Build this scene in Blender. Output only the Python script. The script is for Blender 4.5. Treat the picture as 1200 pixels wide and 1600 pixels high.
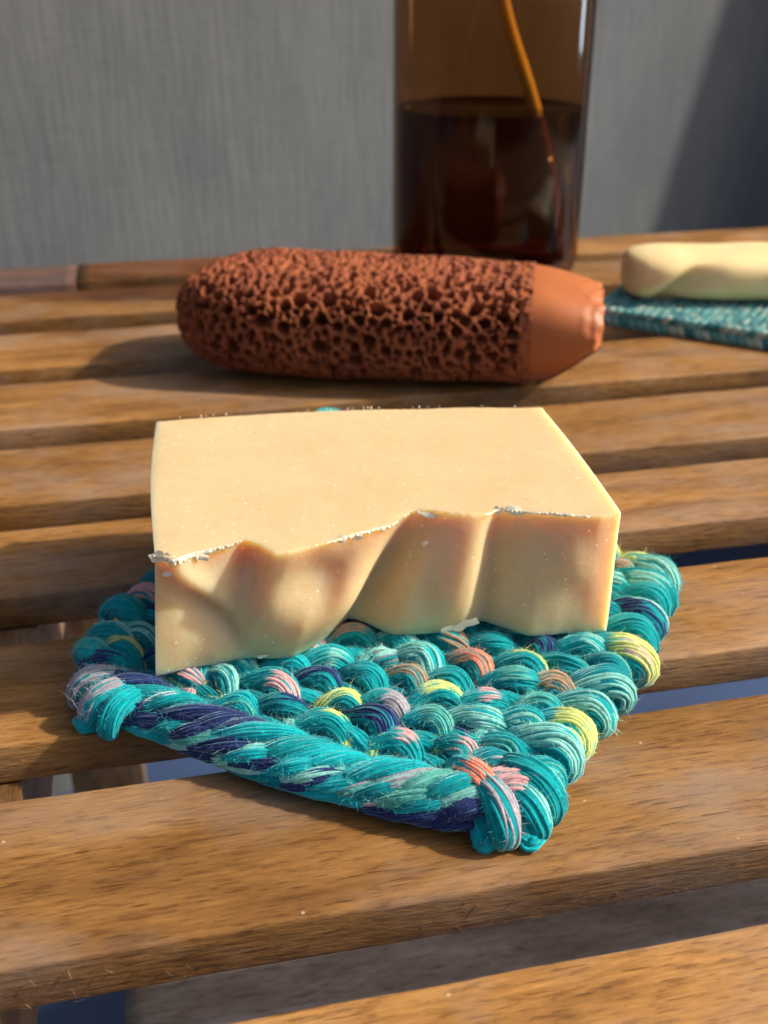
import bpy, math, random
import numpy as np
from mathutils import Vector, Matrix, noise, kdtree

for o in list(bpy.data.objects):
    bpy.data.objects.remove(o)
rng = random.Random(7)
nrg = np.random.default_rng(11)
S = bpy.context.scene
COL = S.collection
R = math.radians

# ------------------------------------------------------------------ camera
cam_d = bpy.data.cameras.new('camera')
cam = bpy.data.objects.new('camera', cam_d)
COL.objects.link(cam)
cam.location = (0, 0, 0.1425)
cam.rotation_euler = (R(90 - 27.03), 0, 0)
cam_d.sensor_fit = 'VERTICAL'
cam_d.sensor_height = 24.0
cam_d.lens = 24.0 * 1725 / 1600
cam_d.clip_start = 0.01
cam_d.clip_end = 50
cam_d.dof.use_dof = True
cam_d.dof.focus_distance = 0.207
cam_d.dof.aperture_fstop = 15.0
S.camera = cam

# ------------------------------------------------------------------ light
SUN_AZ, SUN_EL = 3.0, 38.0          # degrees from +X towards +Y, and above the table
SKY, SUN, EXPO = 0.135, 4.9, 0.17
world = bpy.data.worlds.new('World')
S.world = world
world.use_nodes = True
wn = world.node_tree.nodes
wl = world.node_tree.links
sky = wn.new('ShaderNodeTexSky')
sky.sky_type = 'NISHITA'
sky.sun_disc = False
sky.dust_density = 4.0
sky.air_density = 0.8
sky.sun_elevation = R(SUN_EL)
sky.sun_rotation = R(90 - SUN_AZ)
bg = wn['Background']
bg.inputs['Strength'].default_value = SKY
wl.new(sky.outputs['Color'], bg.inputs['Color'])
sun_d = bpy.data.lights.new('sun', 'SUN')
sun_d.energy = SUN
sun_d.angle = R(2.2)
sun_d.color = (1.0, 0.90, 0.76)
sun = bpy.data.objects.new('sun', sun_d)
COL.objects.link(sun)
sv = Vector((math.cos(R(SUN_EL)) * math.cos(R(SUN_AZ)), math.cos(R(SUN_EL)) * math.sin(R(SUN_AZ)), math.sin(R(SUN_EL))))
sun.location = sv * 3
sun.rotation_euler = sv.to_track_quat('Z', 'Y').to_euler()
# daylight from the window that stands open beyond the right end of the table
win_d = bpy.data.lights.new('window_light', 'AREA')
win_d.shape = 'RECTANGLE'
win_d.size, win_d.size_y = 0.09, 0.46
win_d.energy = 2.8
win_d.color = (0.72, 0.85, 1.0)
win = bpy.data.objects.new('window_light', win_d)
COL.objects.link(win)
win.location = (1.25, 1.02, 0.24)
win.rotation_euler = (Vector((1.25, 1.02, 0.24)) - Vector((0.1, 0.5, 0.12))).to_track_quat('Z', 'Y').to_euler()
S.view_settings.view_transform = 'Standard'
S.view_settings.look = 'None'
S.view_settings.exposure = EXPO
S.view_settings.gamma = 1
S.view_settings.use_curve_mapping = False
S.cycles.use_denoising = True
S.cycles.max_bounces = 16
S.cycles.transmission_bounces = 14
S.cycles.transparent_max_bounces = 12
S.cycles.sample_clamp_indirect = 6


# ------------------------------------------------------------------ helpers
def mesh_obj(name, verts, faces, mat=None, parent=None, smooth=True, cols=None):
    me = bpy.data.meshes.new(name)
    me.from_pydata([tuple(map(float, v)) for v in verts], [], [tuple(int(i) for i in f) for f in faces])
    if cols is not None:
        at = me.color_attributes.new('dye', 'FLOAT_COLOR', 'POINT')
        c = np.ones((len(verts), 4), dtype=np.float32)
        c[:, :3] = cols
        at.data.foreach_set('color', c.ravel())
    if smooth:
        me.polygons.foreach_set('use_smooth', [True] * len(me.polygons))
    me.update()
    ob = bpy.data.objects.new(name, me)
    COL.objects.link(ob)
    if mat:
        me.materials.append(mat)
    if parent:
        ob.parent = parent
    return ob


def empty(name, loc=(0, 0, 0), rz=0.0):
    o = bpy.data.objects.new(name, None)
    o.empty_display_size = 0.02
    COL.objects.link(o)
    o.location = loc
    o.rotation_euler = (0, 0, rz)
    return o


def tag(o, label=None, cat=None, group=None, kind=None):
    if label: o['label'] = label
    if cat: o['category'] = cat
    if group: o['group'] = group
    if kind: o['kind'] = kind
    return o


def grid_faces(nu, nv, wrap_u=False, wrap_v=False, off=0, flip=False):
    """vertex index = off + i*nv + j"""
    fs = []
    for i in range(nu if wrap_u else nu - 1):
        i2 = (i + 1) % nu
        for j in range(nv if wrap_v else nv - 1):
            j2 = (j + 1) % nv
            f = (off + i * nv + j, off + i2 * nv + j, off + i2 * nv + j2, off + i * nv + j2)
            fs.append(f[::-1] if flip else f)
    return fs


def lathe(name, prof, mat, parent, n=96, loc=(0, 0, 0), close=False):
    vs = []
    for k in range(n):
        a = 2 * math.pi * k / n
        for r, z in prof:
            vs.append((r * math.cos(a), r * math.sin(a), z))
    m = len(prof)
    fs = grid_faces(n, m, wrap_u=True, wrap_v=close)
    ob = mesh_obj(name, vs, fs, mat, parent)
    ob.location = loc
    return ob


def tube(pts, rad, n=8):
    pts = np.asarray(pts, float)
    T = np.gradient(pts, axis=0)
    T /= np.linalg.norm(T, axis=1)[:, None] + 1e-12
    up = np.array([0, 0, 1.0])
    if abs(T[len(T) // 2] @ up) > .9:
        up = np.array([1.0, 0, 0])
    A = np.cross(T, up); A /= np.linalg.norm(A, axis=1)[:, None] + 1e-12
    B = np.cross(A, T)
    rad = np.broadcast_to(np.asarray(rad, float), (len(pts),))
    th = np.arange(n) * 2 * math.pi / n
    V = pts[:, None, :] + rad[:, None, None] * (np.cos(th)[None, :, None] * A[:, None, :] + np.sin(th)[None, :, None] * B[:, None, :])
    F = grid_faces(len(pts), n, wrap_v=True)
    F.append(tuple(range(n)))
    F.append(tuple(range((len(pts) - 1) * n, len(pts) * n))[::-1])
    return V.reshape(-1, 3), F


# ------------------------------------------------------------------ materials
def new_mat(name):
    m = bpy.data.materials.new(name)
    m.use_nodes = True
    nt = m.node_tree
    return m, nt, nt.nodes['Principled BSDF']


def N(nt, t, **kw):
    n = nt.nodes.new(t)
    for k, v in kw.items():
        if k in ('op',):
            n.operation = v
        elif k == 'ins':
            for kk, vv in v.items():
                n.inputs[kk].default_value = vv
        else:
            setattr(n, k, v)
    return n


def ramp(nt, src, stops, interp='LINEAR'):
    r = nt.nodes.new('ShaderNodeValToRGB')
    r.color_ramp.interpolation = interp
    el = r.color_ramp.elements
    while len(el) < len(stops):
        el.new(0.5)
    for e, (p, c) in zip(el, stops):
        e.position = p
        e.color = (*c, 1) if len(c) == 3 else c
    nt.links.new(src, r.inputs['Fac'])
    return r


def mixc(nt, fac, a, b, mode='MIX'):
    m = nt.nodes.new('ShaderNodeMix')
    m.data_type = 'RGBA'
    m.blend_type = mode
    for s, v in ((m.inputs[0], fac), (m.inputs[6], a), (m.inputs[7], b)):
        if isinstance(v, (int, float)):
            s.default_value = v
        elif isinstance(v, tuple):
            s.default_value = (*v, 1) if len(v) == 3 else v
        else:
            nt.links.new(v, s)
    return m.outputs[2]


def mapped(nt, scale, rnd=7.0):
    """object coordinates, shifted per object so that no two boards share their grain"""
    tc = nt.nodes.new('ShaderNodeTexCoord')
    oi = nt.nodes.new('ShaderNodeObjectInfo')
    mul = N(nt, 'ShaderNodeMath', op='MULTIPLY'); mul.inputs[1].default_value = rnd
    nt.links.new(oi.outputs['Random'], mul.inputs[0])
    add = N(nt, 'ShaderNodeVectorMath', op='ADD')
    nt.links.new(tc.outputs['Object'], add.inputs[0])
    nt.links.new(mul.outputs[0], add.inputs[1])
    out = []
    for sc in scale:
        mp = nt.nodes.new('ShaderNodeMapping')
        mp.inputs['Scale'].default_value = sc
        nt.links.new(add.outputs[0], mp.inputs['Vector'])
        out.append(mp.outputs[0])
    return out, oi


def noise_tex(nt, vec, scale, detail=4, rough=0.55, dist=0.0):
    n = nt.nodes.new('ShaderNodeTexNoise')
    n.inputs['Scale'].default_value = scale
    n.inputs['Detail'].default_value = detail
    n.inputs['Roughness'].default_value = rough
    n.inputs['Distortion'].default_value = dist
    if vec is not None:
        nt.links.new(vec, n.inputs['Vector'])
    return n.outputs['Fac']


def bump(nt, h, strength, dist, normal=None):
    b = nt.nodes.new('ShaderNodeBump')
    b.inputs['Strength'].default_value = strength
    b.inputs['Distance'].default_value = dist
    nt.links.new(h, b.inputs['Height'])
    if normal is not None:
        nt.links.new(normal, b.inputs['Normal'])
    return b.outputs['Normal']


def make_wood(name, dark, mid, light, grey=(0.30, 0.23, 0.18), rough=0.5, greyamt=0.5):
    m, nt, P = new_mat(name)
    (v1, v2, v3), oi = mapped(nt, [(1.6, 7, 7), (14, 190, 190), (1, 1.6, 1.6)])
    broad = noise_tex(nt, v1, 14, 5, 0.6, 0.6)
    fine = noise_tex(nt, v2, 5, 4, 0.6)
    blot = noise_tex(nt, v3, 26, 4, 0.6)
    base = ramp(nt, broad, [(0.28, dark), (0.5, mid), (0.74, light)]).outputs[0]
    streak = ramp(nt, fine, [(0.30, (0.80, 0.76, 0.73)), (0.52, (1, 1, 1)), (0.78, (1.12, 1.11, 1.1))]).outputs[0]
    c = mixc(nt, 0.85, base, streak, 'MULTIPLY')
    (vf,), _ = mapped(nt, [(70, 420, 420)], 5.0)
    fib = noise_tex(nt, vf, 2.6, 3, 0.65)
    fr = ramp(nt, fib, [(0.36, (0.52, 0.46, 0.40)), (0.45, (0.94, 0.93, 0.92)), (0.56, (1.02, 1.02, 1.02)), (0.68, (1.26, 1.24, 1.22))]).outputs[0]
    c = mixc(nt, 0.75, c, fr, 'MULTIPLY')
    st_ = ramp(nt, noise_tex(nt, v3, 11, 5, 0.65, 0.4), [(0.34, (0.62, 0.57, 0.53)), (0.48, (1, 1, 1)), (0.70, (1.10, 1.10, 1.10))]).outputs[0]
    c = mixc(nt, 0.9, c, st_, 'MULTIPLY')
    gm = ramp(nt, blot, [(0.45, (0, 0, 0)), (0.72, (greyamt,) * 3)]).outputs[0]
    c = mixc(nt, gm, c, grey)
    # short dark pores along the grain
    (vp,), _ = mapped(nt, [(36, 520, 520)], 3.0)
    pore = noise_tex(nt, vp, 3.2, 2, 0.5)
    pm = ramp(nt, pore, [(0.31, (0.42, 0.35, 0.30)), (0.36, (1, 1, 1))]).outputs[0]
    c = mixc(nt, 0.8, c, pm, 'MULTIPLY')
    # tiny pale specks of dust
    (vd,), _ = mapped(nt, [(1, 1, 1)], 2.0)
    vor = nt.nodes.new('ShaderNodeTexVoronoi'); vor.inputs['Scale'].default_value = 190
    nt.links.new(vd, vor.inputs['Vector'])
    dm = ramp(nt, vor.outputs['Distance'], [(0.045, (0.55,) * 3), (0.075, (0, 0, 0))]).outputs[0]
    dn = ramp(nt, noise_tex(nt, vd, 60, 2), [(0.5, (0, 0, 0)), (0.6, (1, 1, 1))]).outputs[0]
    dmm = mixc(nt, 1.0, dm, dn, 'MULTIPLY')
    c = mixc(nt, dmm, c, (0.62, 0.55, 0.45))
    # every board its own tone
    hs = nt.nodes.new('ShaderNodeHueSaturation')
    rr = N(nt, 'ShaderNodeMapRange'); rr.inputs[3].default_value = 0.80; rr.inputs[4].default_value = 1.18
    nt.links.new(oi.outputs['Random'], rr.inputs[0])
    nt.links.new(rr.outputs[0], hs.inputs['Value'])
    nt.links.new(c, hs.inputs['Color'])
    nt.links.new(hs.outputs[0], P.inputs['Base Color'])
    rg = ramp(nt, blot, [(0.3, (rough - .08,) * 3), (0.7, (rough + .16,) * 3)]).outputs[0]
    nt.links.new(rg, P.inputs['Roughness'])
    P.inputs['Specular IOR Level'].default_value = 0.28
    nrm = bump(nt, fib, 0.6, 0.0004)
    nrm = bump(nt, pore, 0.35, 0.0004, nrm)
    nrm = bump(nt, broad, 0.2, 0.0012, nrm)
    nt.links.new(nrm, P.inputs['Normal'])
    return m


WOOD = make_wood('oiled_wood', (0.175, 0.078, 0.020), (0.282, 0.135, 0.037), (0.375, 0.192, 0.060))
WOODRAIL = make_wood('rail_wood', (0.13, 0.065, 0.028), (0.24, 0.13, 0.055), (0.34, 0.2, 0.09))
WOODDULL = make_wood('dull_wood', (0.150, 0.112, 0.090), (0.215, 0.165, 0.135), (0.28, 0.22, 0.185), greyamt=0.3)
WOODGREY = make_wood('weathered_wood', (0.22, 0.17, 0.14), (0.33, 0.27, 0.24), (0.42, 0.36, 0.33), greyamt=0.3)


def make_wall():
    m, nt, P = new_mat('grey_woven_wallcovering')
    tc = nt.nodes.new('ShaderNodeTexCoord')
    def mp(s):
        k = nt.nodes.new('ShaderNodeMapping'); k.inputs['Scale'].default_value = s
        nt.links.new(tc.outputs['Object'], k.inputs['Vector']); return k.outputs[0]
    vert = noise_tex(nt, mp((1, 1, 0.10)), 230, 3, 0.6)
    hor = noise_tex(nt, mp((0.14, 0.14, 1)), 420, 2, 0.6)
    blot = noise_tex(nt, mp((1, 1, 0.5)), 16, 4, 0.6)
    c = ramp(nt, vert, [(0.20, (0.090, 0.096, 0.099)), (0.52, (0.101, 0.108, 0.111)), (0.84, (0.117, 0.124, 0.126))]).outputs[0]
    c2 = ramp(nt, hor, [(0.3, (0.90,) * 3), (0.7, (1.08,) * 3)]).outputs[0]
    c = mixc(nt, 0.7, c, c2, 'MULTIPLY')
    c3 = ramp(nt, blot, [(0.35, (0.84, 0.85, 0.87)), (0.65, (1.10, 1.09, 1.07))]).outputs[0]
    c = mixc(nt, 1.0, c, c3, 'MULTIPLY')
    nt.links.new(c, P.inputs['Base Color'])
    P.inputs['Roughness'].default_value = 0.8
    nt.links.new(bump(nt, vert, 0.5, 0.0012), P.inputs['Normal'])
    return m


def simple_mat(name, col, rough=0.6, var=0.15, scale=60.0, bmp=0.0, spec=0.5):
    m, nt, P = new_mat(name)
    tc = nt.nodes.new('ShaderNodeTexCoord')
    n = noise_tex(nt, tc.outputs['Object'], scale, 5, 0.6)
    lo = tuple(c * (1 - var) for c in col); hi = tuple(min(1, c * (1 + var)) for c in col)
    r = ramp(nt, n, [(0.3, lo), (0.7, hi)])
    nt.links.new(r.outputs[0], P.inputs['Base Color'])
    P.inputs['Roughness'].default_value = rough
    P.inputs['Specular IOR Level'].default_value = spec
    if bmp:
        nt.links.new(bump(nt, n, 0.6, bmp), P.inputs['Normal'])
    return m


def make_soap(name, col, deep, sss=0.010, speck=True):
    m, nt, P = new_mat(name)
    tc = nt.nodes.new('ShaderNodeTexCoord')
    ob = tc.outputs['Object']
    n1 = noise_tex(nt, ob, 45, 4, 0.6)
    n2 = noise_tex(nt, ob, 900, 3, 0.6)
    c = ramp(nt, n1, [(0.3, deep), (0.7, col)]).outputs[0]
    mot = ramp(nt, noise_tex(nt, ob, 380, 4, 0.65), [(0.32, (0.965, 0.96, 0.95)), (0.5, (1, 1, 1)), (0.70, (1.03, 1.035, 1.04))]).outputs[0]
    c = mixc(nt, 1.0, c, mot, 'MULTIPLY')
    if speck:
        for sc, th, off in ((520, 0.16, 0.0), (260, 0.10, 3.0)):
            mpn = nt.nodes.new('ShaderNodeMapping'); mpn.inputs['Location'].default_value = (off, off, off)
            nt.links.new(ob, mpn.inputs['Vector'])
            vor = nt.nodes.new('ShaderNodeTexVoronoi'); vor.inputs['Scale'].default_value = sc
            nt.links.new(mpn.outputs[0], vor.inputs['Vector'])
            a = ramp(nt, vor.outputs['Distance'], [(th * 0.5, (0.75,) * 3), (th, (0, 0, 0))]).outputs[0]
            b = ramp(nt, noise_tex(nt, mpn.outputs[0], sc * .55, 1), [(0.50, (0, 0, 0)), (0.58, (1, 1, 1))]).outputs[0]
            f = mixc(nt, 1.0, a, b, 'MULTIPLY')
            c = mixc(nt, f, c, (0.95, 0.86, 0.64))
    nt.links.new(c, P.inputs['Base Color'])
    P.inputs['Subsurface Weight'].default_value = 1.0
    P.inputs['Subsurface Radius'].default_value = (1.0, 0.58, 0.26)
    P.inputs['Subsurface Scale'].default_value = sss
    P.inputs['Roughness'].default_value = 0.42
    P.inputs['Specular IOR Level'].default_value = 0.4
    nrm = bump(nt, n2, 0.35, 0.0002)
    nrm = bump(nt, noise_tex(nt, ob, 160, 4, 0.6), 0.35, 0.0007, nrm)
    drag = nt.nodes.new('ShaderNodeMapping'); drag.inputs['Scale'].default_value = (1.0, 0.05, 1.0); drag.inputs['Rotation'].default_value = (0, 0, R(-78))
    nt.links.new(ob, drag.inputs['Vector'])
    nrm = bump(nt, noise_tex(nt, drag.outputs[0], 420, 3, 0.6), 0.22, 0.0004, nrm)
    nt.links.new(nrm, P.inputs['Normal'])
    return m


def make_yarn(name, gain=1.0):
    m, nt, P = new_mat(name)
    at = nt.nodes.new('ShaderNodeAttribute'); at.attribute_name = 'dye'
    tc = nt.nodes.new('ShaderNodeTexCoord')
    n = noise_tex(nt, tc.outputs['Object'], 700, 3, 0.6)
    v = ramp(nt, n, [(0.3, (0.78 * gain,) * 3), (0.7, (1.15 * gain,) * 3)]).outputs[0]
    c = mixc(nt, 1.0, at.outputs['Color'], v, 'MULTIPLY')
    nt.links.new(c, P.inputs['Base Color'])
    P.inputs['Roughness'].default_value = 0.9
    P.inputs['Specular IOR Level'].default_value = 0.12
    P.inputs['Sheen Weight'].default_value = 0.5
    P.inputs['Sheen Roughness'].default_value = 0.4
    P.inputs['Sheen Tint'].default_value = (0.6, 1.0, 1.0, 1)
    nt.links.new(bump(nt, n, 0.4, 0.0002), P.inputs['Normal'])
    return m


def make_terracotta(name, rough, smooth=False):
    m, nt, P = new_mat(name)
    tc = nt.nodes.new('ShaderNodeTexCoord')
    n = noise_tex(nt, tc.outputs['Object'], 55, 5, 0.6)
    n2 = noise_tex(nt, tc.outputs['Object'], 900, 3, 0.6)
    if smooth:
        c = ramp(nt, n, [(0.3, (0.36, 0.095, 0.020)), (0.7, (0.46, 0.135, 0.032))]).outputs[0]
    else:
        c = ramp(nt, n, [(0.28, (0.20, 0.046, 0.015)), (0.5, (0.285, 0.070, 0.020)), (0.75, (0.38, 0.105, 0.030))]).outputs[0]
    nt.links.new(c, P.inputs['Base Color'])
    P.inputs['Roughness'].default_value = rough
    nt.links.new(bump(nt, n2, 0.5 if not smooth else 0.06, 0.0004), P.inputs['Normal'])
    if smooth:
        P.inputs['Coat Weight'].default_value = 0.0
        P.inputs['Coat Roughness'].default_value = 0.18
    return m


def make_glass(name, col, edge, ior):
    """thin tinted wall: light passes straight on, more is swallowed where the wall is seen edge-on"""
    m, nt, P = new_mat(name)
    out = nt.nodes['Material Output']
    nt.nodes.remove(P)
    lw = nt.nodes.new('ShaderNodeLayerWeight'); lw.inputs['Blend'].default_value = 0.5
    tc = nt.nodes.new('ShaderNodeTexCoord')
    n = noise_tex(nt, tc.outputs['Object'], 18, 3, 0.5)
    base = ramp(nt, n, [(0.3, tuple(c * 0.92 for c in col)), (0.7, col)]).outputs[0]
    k = ramp(nt, lw.outputs['Facing'], [(0.55, (0, 0, 0)), (0.80, (0.30,) * 3), (1.0, (1, 1, 1))]).outputs[0]
    tint = mixc(nt, k, base, edge)
    tr = nt.nodes.new('ShaderNodeBsdfTransparent')
    nt.links.new(tint, tr.inputs['Color'])
    gl = nt.nodes.new('ShaderNodeBsdfGlossy')
    gl.inputs['Roughness'].default_value = 0.09
    pw = N(nt, 'ShaderNodeMath', op='POWER'); pw.inputs[1].default_value = 5.0
    nt.links.new(lw.outputs['Facing'], pw.inputs[0])
    f0 = ((ior - 1) / (ior + 1)) ** 2
    fr = N(nt, 'ShaderNodeMath', op='MULTIPLY_ADD'); fr.inputs[1].default_value = (1 - f0) * .8; fr.inputs[2].default_value = f0
    nt.links.new(pw.outputs[0], fr.inputs[0])
    mx = nt.nodes.new('ShaderNodeMixShader')
    nt.links.new(fr.outputs[0], mx.inputs[0])
    nt.links.new(tr.outputs[0], mx.inputs[1])
    nt.links.new(gl.outputs[0], mx.inputs[2])
    nt.links.new(mx.outputs[0], out.inputs['Surface'])
    return m


# ------------------------------------------------------------------ setting: floor and wall
FLOOR_Z = -0.42
floor = mesh_obj('floor', [(-3, -2, FLOOR_Z), (3, -2, FLOOR_Z), (3, 4, FLOOR_Z), (-3, 4, FLOOR_Z)], [(0, 1, 2, 3)],
                 simple_mat('blue_grey_floor', (0.026, 0.052, 0.125), 0.6, 0.25, 9.0), smooth=False)
tag(floor, kind='structure')

WALL_A = 34.0
wd = Vector((math.cos(R(WALL_A)), math.sin(R(WALL_A)), 0))
wb = Vector((-wd.y, wd.x, 0))
wp = Vector((0.0, 0.80, 0))
wvs = []
for back in (0.0, 0.08):
    for s, z in ((-1.6, FLOOR_Z), (1.9, FLOOR_Z), (1.9, 1.6), (-1.6, 1.6)):
        q = wp + wd * s + wb * back
        wvs.append((q.x, q.y, z))
wall = mesh_obj('wall', wvs, [(0, 1, 2, 3), (7, 6, 5, 4), (0, 4, 5, 1), (1, 5, 6, 2), (2, 6, 7, 3), (3, 7, 4, 0)], make_wall(), smooth=False)
tag(wall, 'grey wall covered in vertically ribbed cloth behind the table', 'wall')

# ------------------------------------------------------------------ table
TA = R(12.4)
table = empty('slatted_table', (0, 0, FLOOR_Z), TA)
tag(table, 'brown wooden slatted table top with open gaps between its boards', 'table')
THK = 0.0095


def board_mesh(name, x0, x1, y0, y1, z0, z1, mat, parent, bev=0.0012, seed=0, rough_edge=0.0003):
    """a board with eased, slightly uneven long edges, along local X"""
    nx = max(2, int((x1 - x0) / 0.006))
    prof = []
    for (cy, cz, a0) in ((y1 - bev, z1 - bev, 0), (y0 + bev, z1 - bev, 90), (y0 + bev, z0 + bev, 180), (y1 - bev, z0 + bev, 270)):
        for k in range(4):
            a = R(a0 + 30 * k)
            prof.append((cy + bev * math.cos(a), cz + bev * math.sin(a)))
    vs = []
    for i in range(nx + 1):
        x = x0 + (x1 - x0) * i / nx
        for (y, z) in prof:
            d1 = noise.noise(Vector((x * 55, y * 300, z * 300 + seed * 7.1))) * rough_edge
            d2 = noise.noise(Vector((x * 55 + 40, y * 300, z * 300 + seed * 7.1))) * rough_edge
            d1 += noise.noise(Vector((x * 9, seed * 3.3, y * 20))) * rough_edge * 1.2
            vs.append((x, y + d1, z + d2 * .6))
    n = len(prof)
    fs = grid_faces(nx + 1, n, wrap_v=True)
    fs.append(tuple(range(n)))
    fs.append(tuple(range(nx * n, nx * n + n))[::-1])
    cx, cy, cz = (x0 + x1) / 2, (y0 + y1) / 2, (z0 + z1) / 2
    vs = [(a - cx, b - cy, c - cz) for a, b, c in vs]
    ob = mesh_obj(name, vs, fs, mat, parent, smooth=True)
    ob.location = (cx, cy, cz - FLOOR_Z if parent is table else cz)
    return ob


SLATS = [(0.072, 0.1145), (0.1313, 0.1715), (0.1880, 0.2260), (0.2475, 0.2840), (0.3000, 0.3414),
         (0.3590, 0.4030), (0.4200, 0.4640), (0.4850, 0.5270)]
slat_objs = []
for k, (a, b) in enumerate(SLATS):
    slat_objs.append(board_mesh('slat', -0.30, 0.62, a, b, -THK, 0, WOOD, table, bev=.0008, seed=k))
# the last board is made of two lengths butted together
board_mesh('slat', -0.30, -0.0325, 0.5435, 0.5775, -THK, -0.0005, WOODDULL, table, seed=21)
board_mesh('slat', -0.0317, 0.62, 0.5435, 0.5775, -THK, 0, WOOD, table, seed=22)
# rails under the slats, legs, and a low stretcher seen through the front gap
def rail(name, x0, x1, y0, y1, z0, z1, mat, seed):
    L = y1 - y0
    ob = board_mesh(name, -L / 2, L / 2, -(x1 - x0) / 2, (x1 - x0) / 2, z0, z1, mat, table, seed=seed)
    ob.location = ((x0 + x1) / 2, (y0 + y1) / 2, (z0 + z1) / 2 - FLOOR_Z)
    ob.rotation_euler = (0, 0, math.pi / 2)
    return ob
rail('rail', -0.062, -0.0346, 0.03, 0.577, -0.045, -THK - 0.0003, WOODRAIL, 31)
rail('rail', 0.42, 0.447, 0.03, 0.577, -0.045, -THK - 0.0003, WOODRAIL, 32)
board_mesh('stretcher', -0.028, 0.42, 0.2350, 0.290, -0.172, -0.150, WOODGREY, table, seed=33)
for lx in (-0.062, 0.42):
    for ly in (0.05, 0.53):
        lo = board_mesh('leg', -0.18, 0.18, -0.0135, 0.0135, -0.02, 0.02, WOODRAIL, table, seed=40)
        lo.rotation_euler = (0, math.pi / 2, 0)
        lo.location = (lx + 0.0137, ly, 0.1874)

# fine splinters standing off the sawn front of the board under the coaster
sv_, sf_ = [], []
for k in range(420):
    x = rng.uniform(-0.12, 0.16)
    z = -rng.uniform(0.0015, THK)
    if rng.random() < .35: z = -THK * rng.uniform(.8, 1.0)
    L = rng.uniform(0.0006, 0.0022)
    w = rng.uniform(0.00004, 0.00009)
    a = rng.gauss(0, 0.6)
    d = Vector((math.cos(a) * rng.choice((-1, 1)), -rng.uniform(0.05, 0.5), math.sin(a))).normalized()
    p = Vector((x, 0.1313 - 0.0002, z))
    m_ = p + d * L * .55 + Vector((0, -0.0001, rng.uniform(-1, 1) * .0003))
    e = p + d * L + Vector((0, 0, rng.uniform(-1, 1) * .0005))
    b = len(sv_)
    up = Vector((0, -w, w))
    sv_ += [p - up, p + up, m_ - up, m_ + up, e]
    sf_ += [(b, b + 2, b + 3, b + 1), (b + 2, b + 4, b + 3)]
sp = mesh_obj('splinters', [(v.x - slat_objs[1].location.x, v.y - slat_objs[1].location.y, v.z + THK / 2) for v in sv_], sf_,
              simple_mat('pale_splinter', (0.55, 0.42, 0.28), 0.8), slat_objs[1], smooth=False)
tag(sp, kind='stuff')

# ------------------------------------------------------------------ main soap bar
SOAP_Z0, SOAP_Z1 = 0.0090, 0.0360
TOP = [(-0.0453, 0.1902), (-0.0404, 0.1899), (-0.0357, 0.1923), (-0.0308, 0.1941), (-0.0283, 0.1966), (-0.0249, 0.1948), (-0.0215, 0.1906),
       (-0.0186, 0.1913), (-0.0145, 0.1937), (-0.0103, 0.1959), (-0.0061, 0.1992), (-0.0022, 0.2014), (0.0018, 0.2039), (0.0045, 0.2078),
       (0.0068, 0.2102), (0.0109, 0.2094), (0.0154, 0.2088), (0.0199, 0.2082), (0.0226, 0.2088), (0.0245, 0.2106), (0.0272, 0.2094),
       (0.0316, 0.2082), (0.0361, 0.2076), (0.0414, 0.2072), (0.0458, 0.2068), (0.0502, 0.2082)]
BOT = [(-0.047, 0.1872), (-0.04, 0.1903), (-0.0314, 0.1926), (-0.0235, 0.1941), (-0.0195, 0.1954), (-0.0148, 0.2006), (-0.0113, 0.2057),
       (-0.0081, 0.2095), (-0.0038, 0.2071), (0.0023, 0.202), (0.0075, 0.2031), (0.0131, 0.2043), (0.0189, 0.2071), (0.0219, 0.2083),
       (0.0254, 0.2057), (0.0316, 0.2023), (0.0373, 0.2026), (0.043, 0.2036), (0.0487, 0.204)]
TX, TY = np.array(TOP).T
BX, BY = np.array(BOT).T
CT = np.array([-0.0453, -0.0283, -0.0100, 0.0068, 0.0245, 0.0502])   # matching features on the top edge ...
CB = np.array([-0.0470, -0.0330, -0.0195, -0.0081, 0.0205, 0.0487])  # ... and on the bottom edge


def gauss(x, s):
    return math.exp(-(x / s) ** 2)


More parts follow.
